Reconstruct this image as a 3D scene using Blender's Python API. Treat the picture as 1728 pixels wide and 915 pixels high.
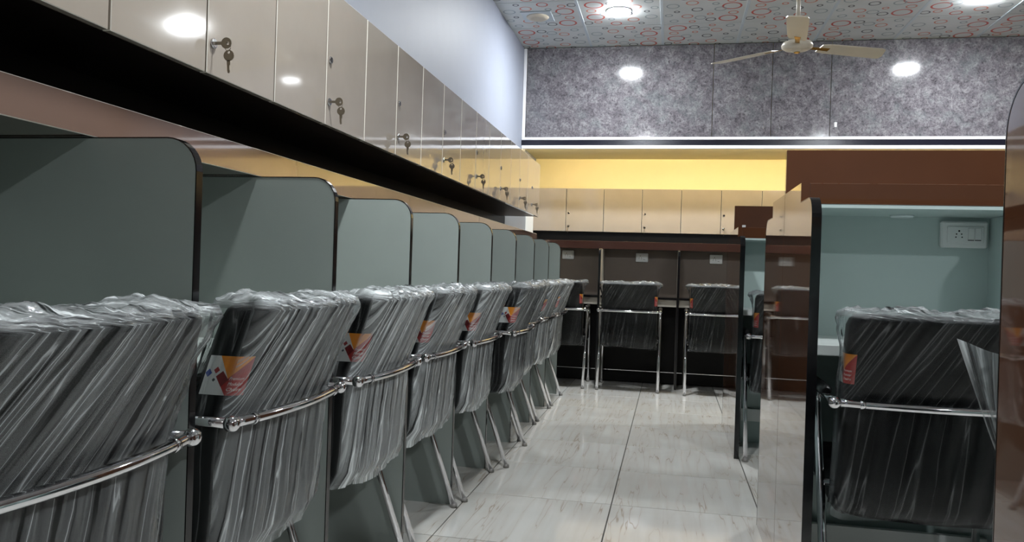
import bpy, math, random
import numpy as np
from mathutils import Matrix, Vector, noise

for o in list(bpy.data.objects):
    bpy.data.objects.remove(o)
SC = bpy.context.scene
COL = SC.collection

# ------------------------------------------------------------------ camera
F_PX, YAW, PITCH, ROLL, EYE = 1320.0, 0.1999, -0.002, 0.0318, 0.9672
cam_d = bpy.data.cameras.new('camera')
cam_d.sensor_width = 36.0
cam_d.sensor_fit = 'HORIZONTAL'
cam_d.lens = F_PX / 1728.0 * 36.0
cam_d.clip_start = 0.02
cam = bpy.data.objects.new('camera', cam_d)
COL.objects.link(cam)
_f = Vector((-math.sin(YAW) * math.cos(PITCH), math.cos(YAW) * math.cos(PITCH), math.sin(PITCH)))
_r = Vector((math.cos(YAW), math.sin(YAW), 0))
_u = _r.cross(_f)
_r2 = _r * math.cos(ROLL) + _u * math.sin(ROLL)
_u2 = -_r * math.sin(ROLL) + _u * math.cos(ROLL)
m = Matrix((_r2, _u2, -_f)).transposed().to_4x4()
m.translation = (0, 0, EYE)
cam.matrix_world = m
SC.camera = cam

# ------------------------------------------------------------------ world, view
w = bpy.data.worlds.new('world')
SC.world = w
w.use_nodes = True
w.node_tree.nodes['Background'].inputs[0].default_value = (0.55, 0.62, 0.70, 1)
w.node_tree.nodes['Background'].inputs[1].default_value = 0.02
vs = SC.view_settings
vs.view_transform = 'Standard'
vs.look = 'None'
vs.gamma = 1.0
vs.use_curve_mapping = False
vs.exposure = 0.0
LIGHT_POS = [(-0.45, 6.02), (2.1, 6.0), (-0.45, 1.70), (2.1, 1.70), (2.1, -2.0)]
LIGHT_STRENGTH = 840.0      # downlight emission
COVE_STRENGTH = 105.0        # warm strip in the niche over the back lockers

# ------------------------------------------------------------------ room numbers
XW, XR = -1.36, 3.3          # left and right wall
YB, YR = 7.75, -4.0          # back (yellow) wall, rear wall
HC = 2.97                    # ceiling
YU = 6.95                    # loft cabinet front
R90 = math.pi / 2

# ------------------------------------------------------------------ materials
def srgb(r, g, b):
    f = lambda c: (c / 255 / 12.92) if c <= 10 else ((c / 255 + 0.055) / 1.055) ** 2.4
    return (f(r), f(g), f(b), 1)

def newmat(name):
    mt = bpy.data.materials.new(name)
    mt.use_nodes = True
    nt = mt.node_tree
    return mt, nt, nt.nodes['Principled BSDF']

def noise_node(nt, vec, scale, detail=3.0, rough=0.5, dist=0.0):
    n = nt.nodes.new('ShaderNodeTexNoise')
    n.inputs['Scale'].default_value = scale
    n.inputs['Detail'].default_value = detail
    n.inputs['Roughness'].default_value = rough
    n.inputs['Distortion'].default_value = dist
    if vec is not None:
        nt.links.new(vec, n.inputs['Vector'])
    return n

def coord(nt, kind='Object', scale=(1, 1, 1)):
    t = nt.nodes.new('ShaderNodeTexCoord')
    mp = nt.nodes.new('ShaderNodeMapping')
    mp.inputs['Scale'].default_value = scale
    nt.links.new(t.outputs[kind], mp.inputs['Vector'])
    return mp.outputs['Vector']

def ramp(nt, fac, stops):
    r = nt.nodes.new('ShaderNodeValToRGB')
    e = r.color_ramp.elements
    while len(e) < len(stops):
        e.new(0.5)
    for i, (p, c) in enumerate(stops):
        e[i].position = p
        e[i].color = c if len(c) == 4 else (*c, 1)
    nt.links.new(fac, r.inputs['Fac'])
    return r.outputs['Color']

def bump(nt, bsdf, height, strength, dist=0.01):
    b = nt.nodes.new('ShaderNodeBump')
    b.inputs['Strength'].default_value = strength
    b.inputs['Distance'].default_value = dist
    nt.links.new(height, b.inputs['Height'])
    nt.links.new(b.outputs['Normal'], bsdf.inputs['Normal'])

def plain(name, col, rough=0.5, metal=0.0, coat=0.0, spec=0.5, vary=0.06, bscale=None, bstr=0.1, bdist=0.002):
    mt, nt, b = newmat(name)
    v = coord(nt)
    n = noise_node(nt, v, 9.0, 4)
    c = Vector(col[:3])
    nt.links.new(ramp(nt, n.outputs['Fac'], [(0.3, (*(c * (1 - vary)), 1)), (0.7, (*(c * (1 + vary)), 1))]), b.inputs['Base Color'])
    b.inputs['Roughness'].default_value = rough
    b.inputs['Metallic'].default_value = metal
    b.inputs['Coat Weight'].default_value = coat
    b.inputs['Specular IOR Level'].default_value = spec
    if bscale:
        bump(nt, b, noise_node(nt, v, bscale, 2).outputs['Fac'], bstr, bdist)
    return mt

def emit(name, col, strength):
    mt, nt, b = newmat(name)
    b.inputs['Base Color'].default_value = (0.8, 0.8, 0.8, 1)
    b.inputs['Emission Color'].default_value = col
    b.inputs['Emission Strength'].default_value = strength
    return mt

M = {}
M['door'] = plain('locker_laminate', srgb(156, 147, 136), 0.06, coat=0.8, spec=0.7, vary=0.03, bscale=3.5, bstr=0.25, bdist=0.004)
M['door_edge'] = plain('locker_edge_band', srgb(220, 216, 205), 0.4)
M['carcass'] = plain('dark_carcass', srgb(7, 6, 6), 0.4, spec=0.2)
M['brown'] = plain('gloss_brown_laminate', srgb(80, 50, 33), 0.035, coat=0.9, spec=0.6, vary=0.05, bscale=3.0, bstr=0.22, bdist=0.004)
M['pelmet'] = plain('gloss_mocha_laminate', srgb(108, 86, 74), 0.05, coat=1.0, spec=0.9, vary=0.04, bscale=3.0, bstr=0.2, bdist=0.004)
M['darkbrown'] = plain('gloss_dark_brown', srgb(58, 38, 32), 0.08, coat=0.3, spec=0.6, bscale=4.0, bstr=0.2, bdist=0.003)
M['grey'] = plain('grey_laminate', srgb(148, 157, 152), 0.45, vary=0.02, bscale=300, bstr=0.05)
M['teal'] = plain('pale_teal_laminate', srgb(178, 194, 191), 0.35, vary=0.015)
M['taupe'] = plain('taupe_laminate', srgb(108, 96, 86), 0.35, vary=0.04)
M['black'] = plain('black_edge_band', srgb(10, 10, 12), 0.12, spec=0.6)
M['white'] = plain('white_laminate', srgb(225, 228, 226), 0.35, vary=0.01)
M['apron'] = plain('apron_laminate', srgb(168, 162, 150), 0.4, vary=0.02)
M['wall'] = plain('lavender_paint', srgb(150, 156, 170), 0.55, vary=0.015, bscale=120, bstr=0.05)
M['wallr'] = plain('mauve_paint', srgb(96, 84, 80), 0.6, vary=0.02)
M['yellow'] = plain('cream_yellow_paint', srgb(250, 236, 190), 0.6, vary=0.01)
M['trim'] = plain('white_aluminium_trim', srgb(232, 232, 236), 0.3, vary=0.01)
M['band'] = plain('navy_black_band', srgb(20, 20, 32), 0.2, vary=0.1)
M['chrome'] = plain('chrome', (0.68, 0.68, 0.70, 1), 0.06, metal=1.0, vary=0.01)
M['brass'] = plain('brass', srgb(200, 160, 80), 0.25, metal=1.0, vary=0.03)
M['key'] = plain('key_nickel', srgb(130, 122, 108), 0.32, metal=0.9, vary=0.1)
M['lockdark'] = plain('lock_core', srgb(40, 36, 34), 0.35, metal=0.6)
M['leather'] = plain('black_leatherette', srgb(5, 5, 7), 0.45, spec=0.15, vary=0.15, bscale=90, bstr=0.03)
M['pad'] = plain('black_plastic', srgb(12, 12, 13), 0.35)
M['socket'] = plain('socket_plastic', srgb(226, 228, 226), 0.3, vary=0.01)
M['hole'] = plain('socket_hole', srgb(6, 6, 6), 0.6)
M['fan'] = plain('fan_cream_enamel', srgb(222, 214, 196), 0.28, vary=0.02)
M['grout'] = plain('tile_grout', srgb(52, 50, 46), 0.8)
M['tee'] = plain('ceiling_tee', srgb(198, 208, 214), 0.4, vary=0.01)
M['vent'] = plain('vent_plastic', srgb(200, 190, 172), 0.4)
M['rubber'] = plain('foot_cap', srgb(120, 118, 114), 0.4)
M['text'] = plain('sticker_lettering', srgb(245, 235, 230), 0.5)
M['lamp'] = emit('downlight_diffuser', (0.93, 0.97, 1.0, 1), LIGHT_STRENGTH)
M['cove'] = emit('warm_led_strip', (1.0, 0.79, 0.42, 1), COVE_STRENGTH)
M['smalllamp'] = plain('unlit_lamp_glass', srgb(215, 225, 226), 0.25)

def floor_mat():
    mt, nt, b = newmat('vitrified_floor_tile')
    t = nt.nodes.new('ShaderNodeTexCoord')
    oi = nt.nodes.new('ShaderNodeObjectInfo')
    comb = nt.nodes.new('ShaderNodeCombineXYZ')
    mul = nt.nodes.new('ShaderNodeMath'); mul.operation = 'MULTIPLY'; mul.inputs[1].default_value = 37.0
    nt.links.new(oi.outputs['Random'], mul.inputs[0])
    nt.links.new(mul.outputs[0], comb.inputs['X']); nt.links.new(mul.outputs[0], comb.inputs['Y'])
    add = nt.nodes.new('ShaderNodeVectorMath'); add.operation = 'ADD'
    nt.links.new(t.outputs['Object'], add.inputs[0]); nt.links.new(comb.outputs[0], add.inputs[1])
    mp = nt.nodes.new('ShaderNodeMapping')
    mp.inputs['Scale'].default_value = (8.0, 0.55, 1)
    mp.inputs['Rotation'].default_value = (0, 0, 0.06)
    nt.links.new(add.outputs[0], mp.inputs['Vector'])
    n1 = noise_node(nt, mp.outputs[0], 1.9, 3, 0.5, 0.22)
    n2 = noise_node(nt, add.outputs[0], 2.2, 3, 0.5, 0.5)
    base = ramp(nt, n2.outputs['Fac'], [(0.3, srgb(188, 188, 183)), (0.7, srgb(204, 204, 200))])
    vein = ramp(nt, n1.outputs['Fac'], [(0.485, (0, 0, 0, 1)), (0.5, (1, 1, 1, 1)), (0.508, (0, 0, 0, 1))])
    soft = ramp(nt, n1.outputs['Fac'], [(0.35, (0, 0, 0, 1)), (0.5, (0.35, 0.35, 0.35, 1)), (0.68, (0, 0, 0, 1))])
    mx = nt.nodes.new('ShaderNodeMix'); mx.data_type = 'RGBA'
    mx.inputs['B'].default_value = srgb(180, 172, 161)
    nt.links.new(soft, mx.inputs['Factor']); nt.links.new(base, mx.inputs['A'])
    sc = nt.nodes.new('ShaderNodeMath'); sc.operation = 'MULTIPLY'
    n3 = noise_node(nt, add.outputs[0], 5.0, 2)
    nt.links.new(vein, sc.inputs[0]); nt.links.new(ramp(nt, n3.outputs['Fac'], [(0.4, (0, 0, 0, 1)), (0.62, (0.6, 0.6, 0.6, 1))]), sc.inputs[1])
    mx2 = nt.nodes.new('ShaderNodeMix'); mx2.data_type = 'RGBA'
    mx2.inputs['B'].default_value = srgb(134, 112, 84)
    nt.links.new(sc.outputs[0], mx2.inputs['Factor']); nt.links.new(mx.outputs['Result'], mx2.inputs['A'])
    nt.links.new(mx2.outputs['Result'], b.inputs['Base Color'])
    b.inputs['Roughness'].default_value = 0.06
    b.inputs['Specular IOR Level'].default_value = 0.55
    bump(nt, b, n2.outputs['Fac'], 0.08, 0.004)
    return mt
M['floor'] = floor_mat()

def stone_mat():
    mt, nt, b = newmat('grey_stone_laminate')
    v = coord(nt)
    n1 = noise_node(nt, v, 14.0, 10, 0.82, 0.5)
    n2 = noise_node(nt, v, 60.0, 5, 0.7, 0.6)
    n3 = noise_node(nt, v, 7.0, 4, 0.6, 0.5)
    a = ramp(nt, n1.outputs['Fac'], [(0.32, srgb(66, 63, 67)), (0.45, srgb(98, 94, 99)), (0.55, srgb(120, 117, 121)), (0.68, srgb(152, 151, 151))])
    d = ramp(nt, n2.outputs['Fac'], [(0.33, (0.04, 0.04, 0.05, 1)), (0.43, (0.6, 0.6, 0.61, 1)), (0.54, (1, 1, 1, 1))])
    mx = nt.nodes.new('ShaderNodeMix'); mx.data_type = 'RGBA'; mx.blend_type = 'MULTIPLY'
    mx.inputs['Factor'].default_value = 0.7
    nt.links.new(a, mx.inputs['A']); nt.links.new(d, mx.inputs['B'])
    mx2 = nt.nodes.new('ShaderNodeMix'); mx2.data_type = 'RGBA'
    mx2.inputs['B'].default_value = srgb(88, 98, 98)
    nt.links.new(ramp(nt, n3.outputs['Fac'], [(0.5, (0, 0, 0, 1)), (0.7, (0.4, 0.4, 0.4, 1))]), mx2.inputs['Factor'])
    nt.links.new(mx.outputs['Result'], mx2.inputs['A'])
    nt.links.new(mx2.outputs['Result'], b.inputs['Base Color'])
    b.inputs['Roughness'].default_value = 0.09
    b.inputs['Coat Weight'].default_value = 0.3
    b.inputs['Coat Roughness'].default_value = 0.04
    return mt
M['stone'] = stone_mat()

def ceil_mat():
    mt, nt, b = newmat('printed_ceiling_tile')
    t = nt.nodes.new('ShaderNodeTexCoord')
    sep = nt.nodes.new('ShaderNodeSeparateXYZ')
    nt.links.new(t.outputs['Object'], sep.inputs[0])
    comb = nt.nodes.new('ShaderNodeCombineXYZ')
    nt.links.new(sep.outputs[0], comb.inputs[0]); nt.links.new(sep.outputs[1], comb.inputs[1])
    red, org, blk, gry = srgb(196, 62, 40), srgb(206, 112, 84), srgb(38, 44, 52), srgb(140, 156, 160)
    rings = [(0.19, 0.20, 0.066, red), (0.20, -0.08, 0.066, red), (0.22, 0.07, 0.034, org), (-0.12, 0.13, 0.040, org),
             (-0.20, 0.02, 0.018, blk), (-0.05, -0.02, 0.038, blk), (0.06, 0.22, 0.036, blk), (-0.22, 0.24, 0.030, gry),
             (0.05, 0.09, 0.020, org), (-0.09, -0.17, 0.042, org), (0.08, -0.14, 0.022, gry), (0.27, -0.22, 0.032, blk),
             (-0.23, -0.11, 0.044, gry), (-0.15, -0.26, 0.020, blk), (0.05, -0.25, 0.040, red), (0.19, -0.20, 0.028, org),
             (-0.02, 0.17, 0.040, gry), (-0.26, 0.10, 0.026, gry), (0.12, -0.02, 0.040, gry), (-0.08, 0.26, 0.022, org)]
    cur = None
    n = noise_node(nt, t.outputs['Object'], 4.0, 3)
    cur = ramp(nt, n.outputs['Fac'], [(0.3, srgb(200, 206, 204)), (0.7, srgb(214, 217, 216))])
    for (x, y, r, c) in rings:
        d = nt.nodes.new('ShaderNodeVectorMath'); d.operation = 'DISTANCE'
        d.inputs[1].default_value = (x, y, 0)
        nt.links.new(comb.outputs[0], d.inputs[0])
        cmpn = nt.nodes.new('ShaderNodeMath'); cmpn.operation = 'COMPARE'
        cmpn.inputs[1].default_value = r
        cmpn.inputs[2].default_value = 0.0072 if r > 0.05 else 0.0052
        nt.links.new(d.outputs['Value'], cmpn.inputs[0])
        mx = nt.nodes.new('ShaderNodeMix'); mx.data_type = 'RGBA'
        mx.inputs['B'].default_value = c
        nt.links.new(cmpn.outputs[0], mx.inputs['Factor']); nt.links.new(cur, mx.inputs['A'])
        cur = mx.outputs['Result']
    nt.links.new(cur, b.inputs['Base Color'])
    b.inputs['Roughness'].default_value = 0.3
    return mt
M['ctile'] = ceil_mat()

def film_mat():
    mt, nt, b = newmat('clear_plastic_film')
    out = nt.nodes['Material Output']
    nt.nodes.remove(b)
    uv = nt.nodes.new('ShaderNodeUVMap'); uv.uv_map = 'fold'
    mp = nt.nodes.new('ShaderNodeMapping'); mp.inputs['Scale'].default_value = (52, 2.0, 1)
    nt.links.new(uv.outputs[0], mp.inputs['Vector'])
    n1 = noise_node(nt, mp.outputs[0], 1.0, 5, 0.62, 0.35)
    streak = ramp(nt, n1.outputs['Fac'], [(0.38, (0.015, 0.015, 0.015, 1)), (0.46, (0.20, 0.20, 0.20, 1)), (0.60, (0.34, 0.34, 0.34, 1)), (0.68, (0.6, 0.6, 0.6, 1)), (0.76, (0.25, 0.25, 0.25, 1))])
    at = nt.nodes.new('ShaderNodeAttribute'); at.attribute_name = 'layers'
    mul = nt.nodes.new('ShaderNodeMath'); mul.operation = 'MULTIPLY'; mul.use_clamp = True
    mp2 = nt.nodes.new('ShaderNodeMapping'); mp2.inputs['Scale'].default_value = (26, 1.1, 1); mp2.inputs['Location'].default_value = (3.3, 1.7, 0)
    nt.links.new(uv.outputs[0], mp2.inputs['Vector'])
    n2 = noise_node(nt, mp2.outputs[0], 1.0, 2, 0.5, 0.2)
    crease = ramp(nt, n2.outputs['Fac'], [(0.465, (0, 0, 0, 1)), (0.492, (0.25, 0.25, 0.25, 1)), (0.5, (1, 1, 1, 1)), (0.508, (0.25, 0.25, 0.25, 1)), (0.53, (0, 0, 0, 1))])
    sq = nt.nodes.new('ShaderNodeMath'); sq.operation = 'SQRT'
    nt.links.new(at.outputs['Fac'], sq.inputs[0])
    lm = nt.nodes.new('ShaderNodeMath'); lm.operation = 'MULTIPLY'
    nt.links.new(crease, lm.inputs[0]); nt.links.new(sq.outputs[0], lm.inputs[1])
    lm2 = nt.nodes.new('ShaderNodeMath'); lm2.operation = 'MULTIPLY'; lm2.inputs[1].default_value = 0.6
    nt.links.new(lm.outputs[0], lm2.inputs[0])
    nt.links.new(streak, mul.inputs[0]); nt.links.new(at.outputs['Fac'], mul.inputs[1])
    tot = nt.nodes.new('ShaderNodeMath'); tot.operation = 'ADD'; tot.use_clamp = True
    nt.links.new(mul.outputs[0], tot.inputs[0]); nt.links.new(lm2.outputs[0], tot.inputs[1])
    mul = tot
    bp = nt.nodes.new('ShaderNodeBump'); bp.inputs['Strength'].default_value = 0.5; bp.inputs['Distance'].default_value = 0.006
    nt.links.new(n1.outputs['Fac'], bp.inputs['Height'])
    dif = nt.nodes.new('ShaderNodeBsdfDiffuse'); dif.inputs['Color'].default_value = srgb(226, 232, 232)
    nt.links.new(bp.outputs[0], dif.inputs['Normal'])
    tra = nt.nodes.new('ShaderNodeBsdfTransparent'); tra.inputs['Color'].default_value = (0.97, 0.97, 0.97, 1)
    m1 = nt.nodes.new('ShaderNodeMixShader')
    nt.links.new(mul.outputs[0], m1.inputs[0]); nt.links.new(tra.outputs[0], m1.inputs[1]); nt.links.new(dif.outputs[0], m1.inputs[2])
    gl = nt.nodes.new('ShaderNodeBsdfGlossy'); gl.inputs['Roughness'].default_value = 0.13; gl.inputs['Color'].default_value = (0.8, 0.82, 0.84, 1)
    nt.links.new(bp.outputs[0], gl.inputs['Normal'])
    fr = nt.nodes.new('ShaderNodeFresnel'); fr.inputs['IOR'].default_value = 1.28
    nt.links.new(bp.outputs[0], fr.inputs['Normal'])
    m2 = nt.nodes.new('ShaderNodeMixShader')
    nt.links.new(fr.outputs[0], m2.inputs[0]); nt.links.new(m1.outputs[0], m2.inputs[1]); nt.links.new(gl.outputs[0], m2.inputs[2])
    nt.links.new(m2.outputs[0], out.inputs['Surface'])
    return mt
M['film'] = film_mat()

def sticker_mat():
    mt, nt, b = newmat('printed_sticker')
    uv = nt.nodes.new('ShaderNodeUVMap'); uv.uv_map = 'print'
    sep = nt.nodes.new('ShaderNodeSeparateXYZ')
    nt.links.new(uv.outputs[0], sep.inputs[0])
    def mth(op, a, bb):
        n = nt.nodes.new('ShaderNodeMath'); n.operation = op
        for i, q in enumerate((a, bb)):
            if isinstance(q, (int, float)): n.inputs[i].default_value = q
            else: nt.links.new(q, n.inputs[i])
        return n.outputs[0]
    def poly(pts):     # convex, counter-clockwise
        cur = None
        for i in range(len(pts)):
            (x0, y0), (x1, y1) = pts[i], pts[(i + 1) % len(pts)]
            a, c = -(y1 - y0), (x1 - x0)
            k = a * x0 + c * y0
            s = mth('GREATER_THAN', mth('ADD', mth('MULTIPLY', sep.outputs[0], a), mth('MULTIPLY', sep.outputs[1], c)), k)
            cur = s if cur is None else mth('MULTIPLY', cur, s)
        return cur
    col = None
    def over(col, mask, c):
        mx = nt.nodes.new('ShaderNodeMix'); mx.data_type = 'RGBA'
        mx.inputs['B'].default_value = c
        nt.links.new(mask, mx.inputs['Factor'])
        if col is None: mx.inputs['A'].default_value = srgb(214, 218, 216)
        else: nt.links.new(col, mx.inputs['A'])
        return mx.outputs['Result']
    col = over(col, poly([(0.60, 0.0), (1.01, 0.0), (1.01, 1.01), (0.56, 0.43), (0.45, 0.22)]), srgb(176, 36, 30))
    col = over(col, poly([(0.45, 0.21), (0.58, 0.40), (0.40, 0.62), (0.27, 0.47)]), srgb(120, 24, 28))
    col = over(col, poly([(0.56, 0.43), (1.01, 1.01), (0.24, 1.01)]), srgb(238, 150, 24))
    col = over(col, poly([(0.08, 0.44), (0.16, 0.55), (0.08, 0.66), (0.0, 0.55)]), srgb(30, 66, 160))
    col = over(col, poly([(0.25, 0.54), (0.32, 0.63), (0.25, 0.72), (0.18, 0.63)]), srgb(150, 34, 34))
    col = over(col, poly([(0.24, 0.33), (0.28, 0.38), (0.24, 0.43), (0.20, 0.38)]), srgb(60, 66, 70))
    nt.links.new(col, b.inputs['Base Color'])
    b.inputs['Roughness'].default_value = 0.3
    return mt
M['sticker'] = sticker_mat()

# ------------------------------------------------------------------ mesh helpers
class MB:
    def __init__(s):
        s.v, s.f, s.mi, s.sm = [], [], [], []
    def add(s, vs_, fs, mi=0, smooth=False):
        o = len(s.v)
        s.v += [tuple(p) for p in vs_]
        for f in fs:
            s.f.append(tuple(i + o for i in f)); s.mi.append(mi); s.sm.append(smooth)
        return s
    def box(s, x0, x1, y0, y1, z0, z1, mi=0, side=None):
        """plain box; side = material index for the four faces other than +-axis given by tuple"""
        p = [(x0, y0, z0), (x1, y0, z0), (x1, y1, z0), (x0, y1, z0), (x0, y0, z1), (x1, y0, z1), (x1, y1, z1), (x0, y1, z1)]
        return s.add(p, [(0, 3, 2, 1), (4, 5, 6, 7), (0, 1, 5, 4), (1, 2, 6, 5), (2, 3, 7, 6), (3, 0, 4, 7)], mi)
    def cbox(s, x0, x1, y0, y1, z0, z1, c=0.002, mi=0, ce=None):
        """chamfered box, ce = material of the chamfers"""
        ce = mi if ce is None else ce
        X, Y, Z = (x0, x1), (y0, y1), (z0, z1)
        idx, vs_ = {}, []
        for i in (0, 1):
            for j in (0, 1):
                for k in (0, 1):
                    sx, sy, sz = (1 - 2 * i) * c, (1 - 2 * j) * c, (1 - 2 * k) * c
                    for ax, q in enumerate(((X[i], Y[j] + sy, Z[k] + sz), (X[i] + sx, Y[j], Z[k] + sz), (X[i] + sx, Y[j] + sy, Z[k]))):
                        idx[(i, j, k, ax)] = len(vs_); vs_.append(q)
        ctr = Vector(((x0 + x1) / 2, (y0 + y1) / 2, (z0 + z1) / 2))
        def orient(f):
            a, b_, c_ = (Vector(vs_[q]) for q in f[:3])
            n = (b_ - a).cross(c_ - a)
            mid = sum((Vector(vs_[q]) for q in f), Vector()) / len(f)
            return f if n.dot(mid - ctr) > 0 else tuple(reversed(f))
        main, edge = [], []
        for i in (0, 1):
            main.append(orient((idx[(i, 0, 0, 0)], idx[(i, 1, 0, 0)], idx[(i, 1, 1, 0)], idx[(i, 0, 1, 0)])))
            main.append(orient((idx[(0, i, 0, 1)], idx[(1, i, 0, 1)], idx[(1, i, 1, 1)], idx[(0, i, 1, 1)])))
            main.append(orient((idx[(0, 0, i, 2)], idx[(1, 0, i, 2)], idx[(1, 1, i, 2)], idx[(0, 1, i, 2)])))
        for a in (0, 1):
            for b_ in (0, 1):
                edge.append(orient((idx[(a, b_, 0, 0)], idx[(a, b_, 1, 0)], idx[(a, b_, 1, 1)], idx[(a, b_, 0, 1)])))
                edge.append(orient((idx[(a, 0, b_, 0)], idx[(a, 1, b_, 0)], idx[(a, 1, b_, 2)], idx[(a, 0, b_, 2)])))
                edge.append(orient((idx[(0, a, b_, 1)], idx[(1, a, b_, 1)], idx[(1, a, b_, 2)], idx[(0, a, b_, 2)])))
        for i in (0, 1):
            for j in (0, 1):
                for k in (0, 1):
                    edge.append(orient(tuple(idx[(i, j, k, q)] for q in range(3))))
        o = len(s.v)
        s.v += vs_
        for f in main: s.f.append(tuple(q + o for q in f)); s.mi.append(mi); s.sm.append(False)
        for f in edge: s.f.append(tuple(q + o for q in f)); s.mi.append(ce); s.sm.append(False)
        return s
    def prism(s, poly, plane, a, b_, mi_a=0, mi_b=0, mi_side=0):
        """poly in 2-D; plane 'x': (y,z) extruded x from a to b; 'y': (x,z); 'z': (x,y)"""
        def P(q, h):
            return (h, q[0], q[1]) if plane == 'x' else (q[0], h, q[1]) if plane == 'y' else (q[0], q[1], h)
        n = len(poly)
        o = len(s.v)
        s.v += [P(q, a) for q in poly] + [P(q, b_) for q in poly]
        area = sum(poly[i][0] * poly[(i + 1) % n][1] - poly[(i + 1) % n][0] * poly[i][1] for i in range(n))
        flip = (area > 0) != (plane == 'y')       # orientation of the a-cap
        A = tuple(range(n)); B = tuple(range(n, 2 * n))
        s.f.append(tuple(o + i for i in (reversed(A) if flip else A))); s.mi.append(mi_a); s.sm.append(False)
        s.f.append(tuple(o + i for i in (B if flip else reversed(B)))); s.mi.append(mi_b); s.sm.append(False)
        for i in range(n):
            j = (i + 1) % n
            f = (i, j, j + n, i + n) if flip else (j, i, i + n, j + n)
            s.f.append(tuple(o + q for q in f)); s.mi.append(mi_side); s.sm.append(False)
        return s
    def tube(s, path, r, n=12, mi=0, caps=True):
        path = [Vector(p) for p in path]
        rr = r if isinstance(r, (list, tuple)) else [r] * len(path)
        o = len(s.v)
        up = None
        for i, p in enumerate(path):
            t = (path[min(i + 1, len(path) - 1)] - path[max(i - 1, 0)]).normalized()
            if up is None:
                up = t.orthogonal().normalized()
            else:
                up = (up - t * up.dot(t)).normalized()
            w_ = t.cross(up)
            for k in range(n):
                a = 2 * math.pi * k / n
                s.v.append(tuple(p + (up * math.cos(a) + w_ * math.sin(a)) * rr[i]))
        for i in range(len(path) - 1):
            for k in range(n):
                k2 = (k + 1) % n
                s.f.append((o + i * n + k, o + i * n + k2, o + (i + 1) * n + k2, o + (i + 1) * n + k)); s.mi.append(mi); s.sm.append(True)
        if caps:
            s.f.append(tuple(o + k for k in reversed(range(n)))); s.mi.append(mi); s.sm.append(False)
            e = o + (len(path) - 1) * n
            s.f.append(tuple(e + k for k in range(n))); s.mi.append(mi); s.sm.append(False)
        return s
    def lathe(s, prof, origin=(0, 0, 0), axis='z', n=20, mi=0):
        """prof: list of (r, h) from bottom up"""
        o = len(s.v)
        ox, oy, oz = origin
        for r, h in prof:
            for k in range(n):
                a = 2 * math.pi * k / n
                c, d = r * math.cos(a), r * math.sin(a)
                s.v.append((ox + c, oy + d, oz + h) if axis == 'z' else (ox + h, oy + c, oz + d) if axis == 'x' else (ox + d, oy + h, oz + c))
        for i in range(len(prof) - 1):
            for k in range(n):
                k2 = (k + 1) % n
                s.f.append((o + i * n + k, o + i * n + k2, o + (i + 1) * n + k2, o + (i + 1) * n + k)); s.mi.append(mi); s.sm.append(True)
        s.f.append(tuple(o + k for k in reversed(range(n)))); s.mi.append(mi); s.sm.append(False)
        e = o + (len(prof) - 1) * n
        s.f.append(tuple(e + k for k in range(n))); s.mi.append(mi); s.sm.append(False)
        return s
    def sphere(s, c, r, n=12, mi=0):
        prof = [(r * math.sin(math.pi * i / 8) + 1e-5, -r * math.cos(math.pi * i / 8)) for i in range(9)]
        return s.lathe(prof, c, 'z', n, mi)
    def mesh(s, name, mats):
        me = bpy.data.meshes.new(name)
        me.from_pydata(s.v, [], s.f)
        for q in mats: me.materials.append(M[q] if isinstance(q, str) else q)
        me.polygons.foreach_set('material_index', s.mi)
        me.polygons.foreach_set('use_smooth', s.sm)
        me.update()
        return me
    def build(s, name, mats, parent=None):
        if isinstance(mats, str): mats = [mats]
        return link(name, s.mesh(name, mats), parent)

def world_loc(o):
    l = Vector(o.location)
    while o.parent:
        o = o.parent; l += Vector(o.location)
    return l

def link(name, data, parent=None):
    o = bpy.data.objects.new(name, data)
    COL.objects.link(o)
    if parent is not None:
        o.parent = parent
        o.location = -world_loc(parent)       # meshes below are written in world coordinates
    return o

def thing(name, label, cat, loc, group=None):
    o = bpy.data.objects.new(name, None)
    o.empty_display_size = 0.1
    COL.objects.link(o)
    o.location = loc
    return tag(o, label, cat, group)

def tag(o, label, cat, group=None):
    o['label'] = label; o['category'] = cat
    if group: o['group'] = group
    return o

def structure(o, label=None):
    o['kind'] = 'structure'
    if label: o['label'] = label
    return o

def arc(cx, cy, r, a0, a1, n=8):
    return [(cx + r * math.cos(a0 + (a1 - a0) * i / n), cy + r * math.sin(a0 + (a1 - a0) * i / n)) for i in range(n + 1)]

ORD = ['first', 'second', 'third', 'fourth', 'fifth', 'sixth', 'seventh', 'eighth', 'ninth', 'tenth', 'eleventh', 'twelfth']

# ================================================================== ROOM SHELL
# floor: grout bed with single tiles
FX0, FY0, FSX, FSY = -0.812, 2.711, 0.60, 0.5746
fl = MB().box(XW - 0.1, XR + 0.1, YR - 0.1, YB + 0.1, -0.12, -0.004).build('floor', 'grout')
structure(fl, 'pale grey vitrified tile floor with brown veins')
g = 0.0022
tile = MB().cbox(g - FSX / 2, FSX / 2 - g, 1.4 * g - FSY / 2, FSY / 2 - 1.4 * g, -0.01, 0.0, 0.0012).mesh('floor_tile', ['floor'])
i0, i1 = math.floor((XW - FX0) / FSX), math.ceil((XR - FX0) / FSX)
j0, j1 = math.floor((YR - FY0) / FSY), math.ceil((YB - FY0) / FSY)
for i in range(i0, i1):
    for j in range(j0, j1):
        t_ = bpy.data.objects.new('floor_tile', tile); COL.objects.link(t_)
        t_.parent = fl
        t_.location = (FX0 + (i + 0.5) * FSX, FY0 + (j + 0.5) * FSY, 0)

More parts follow.
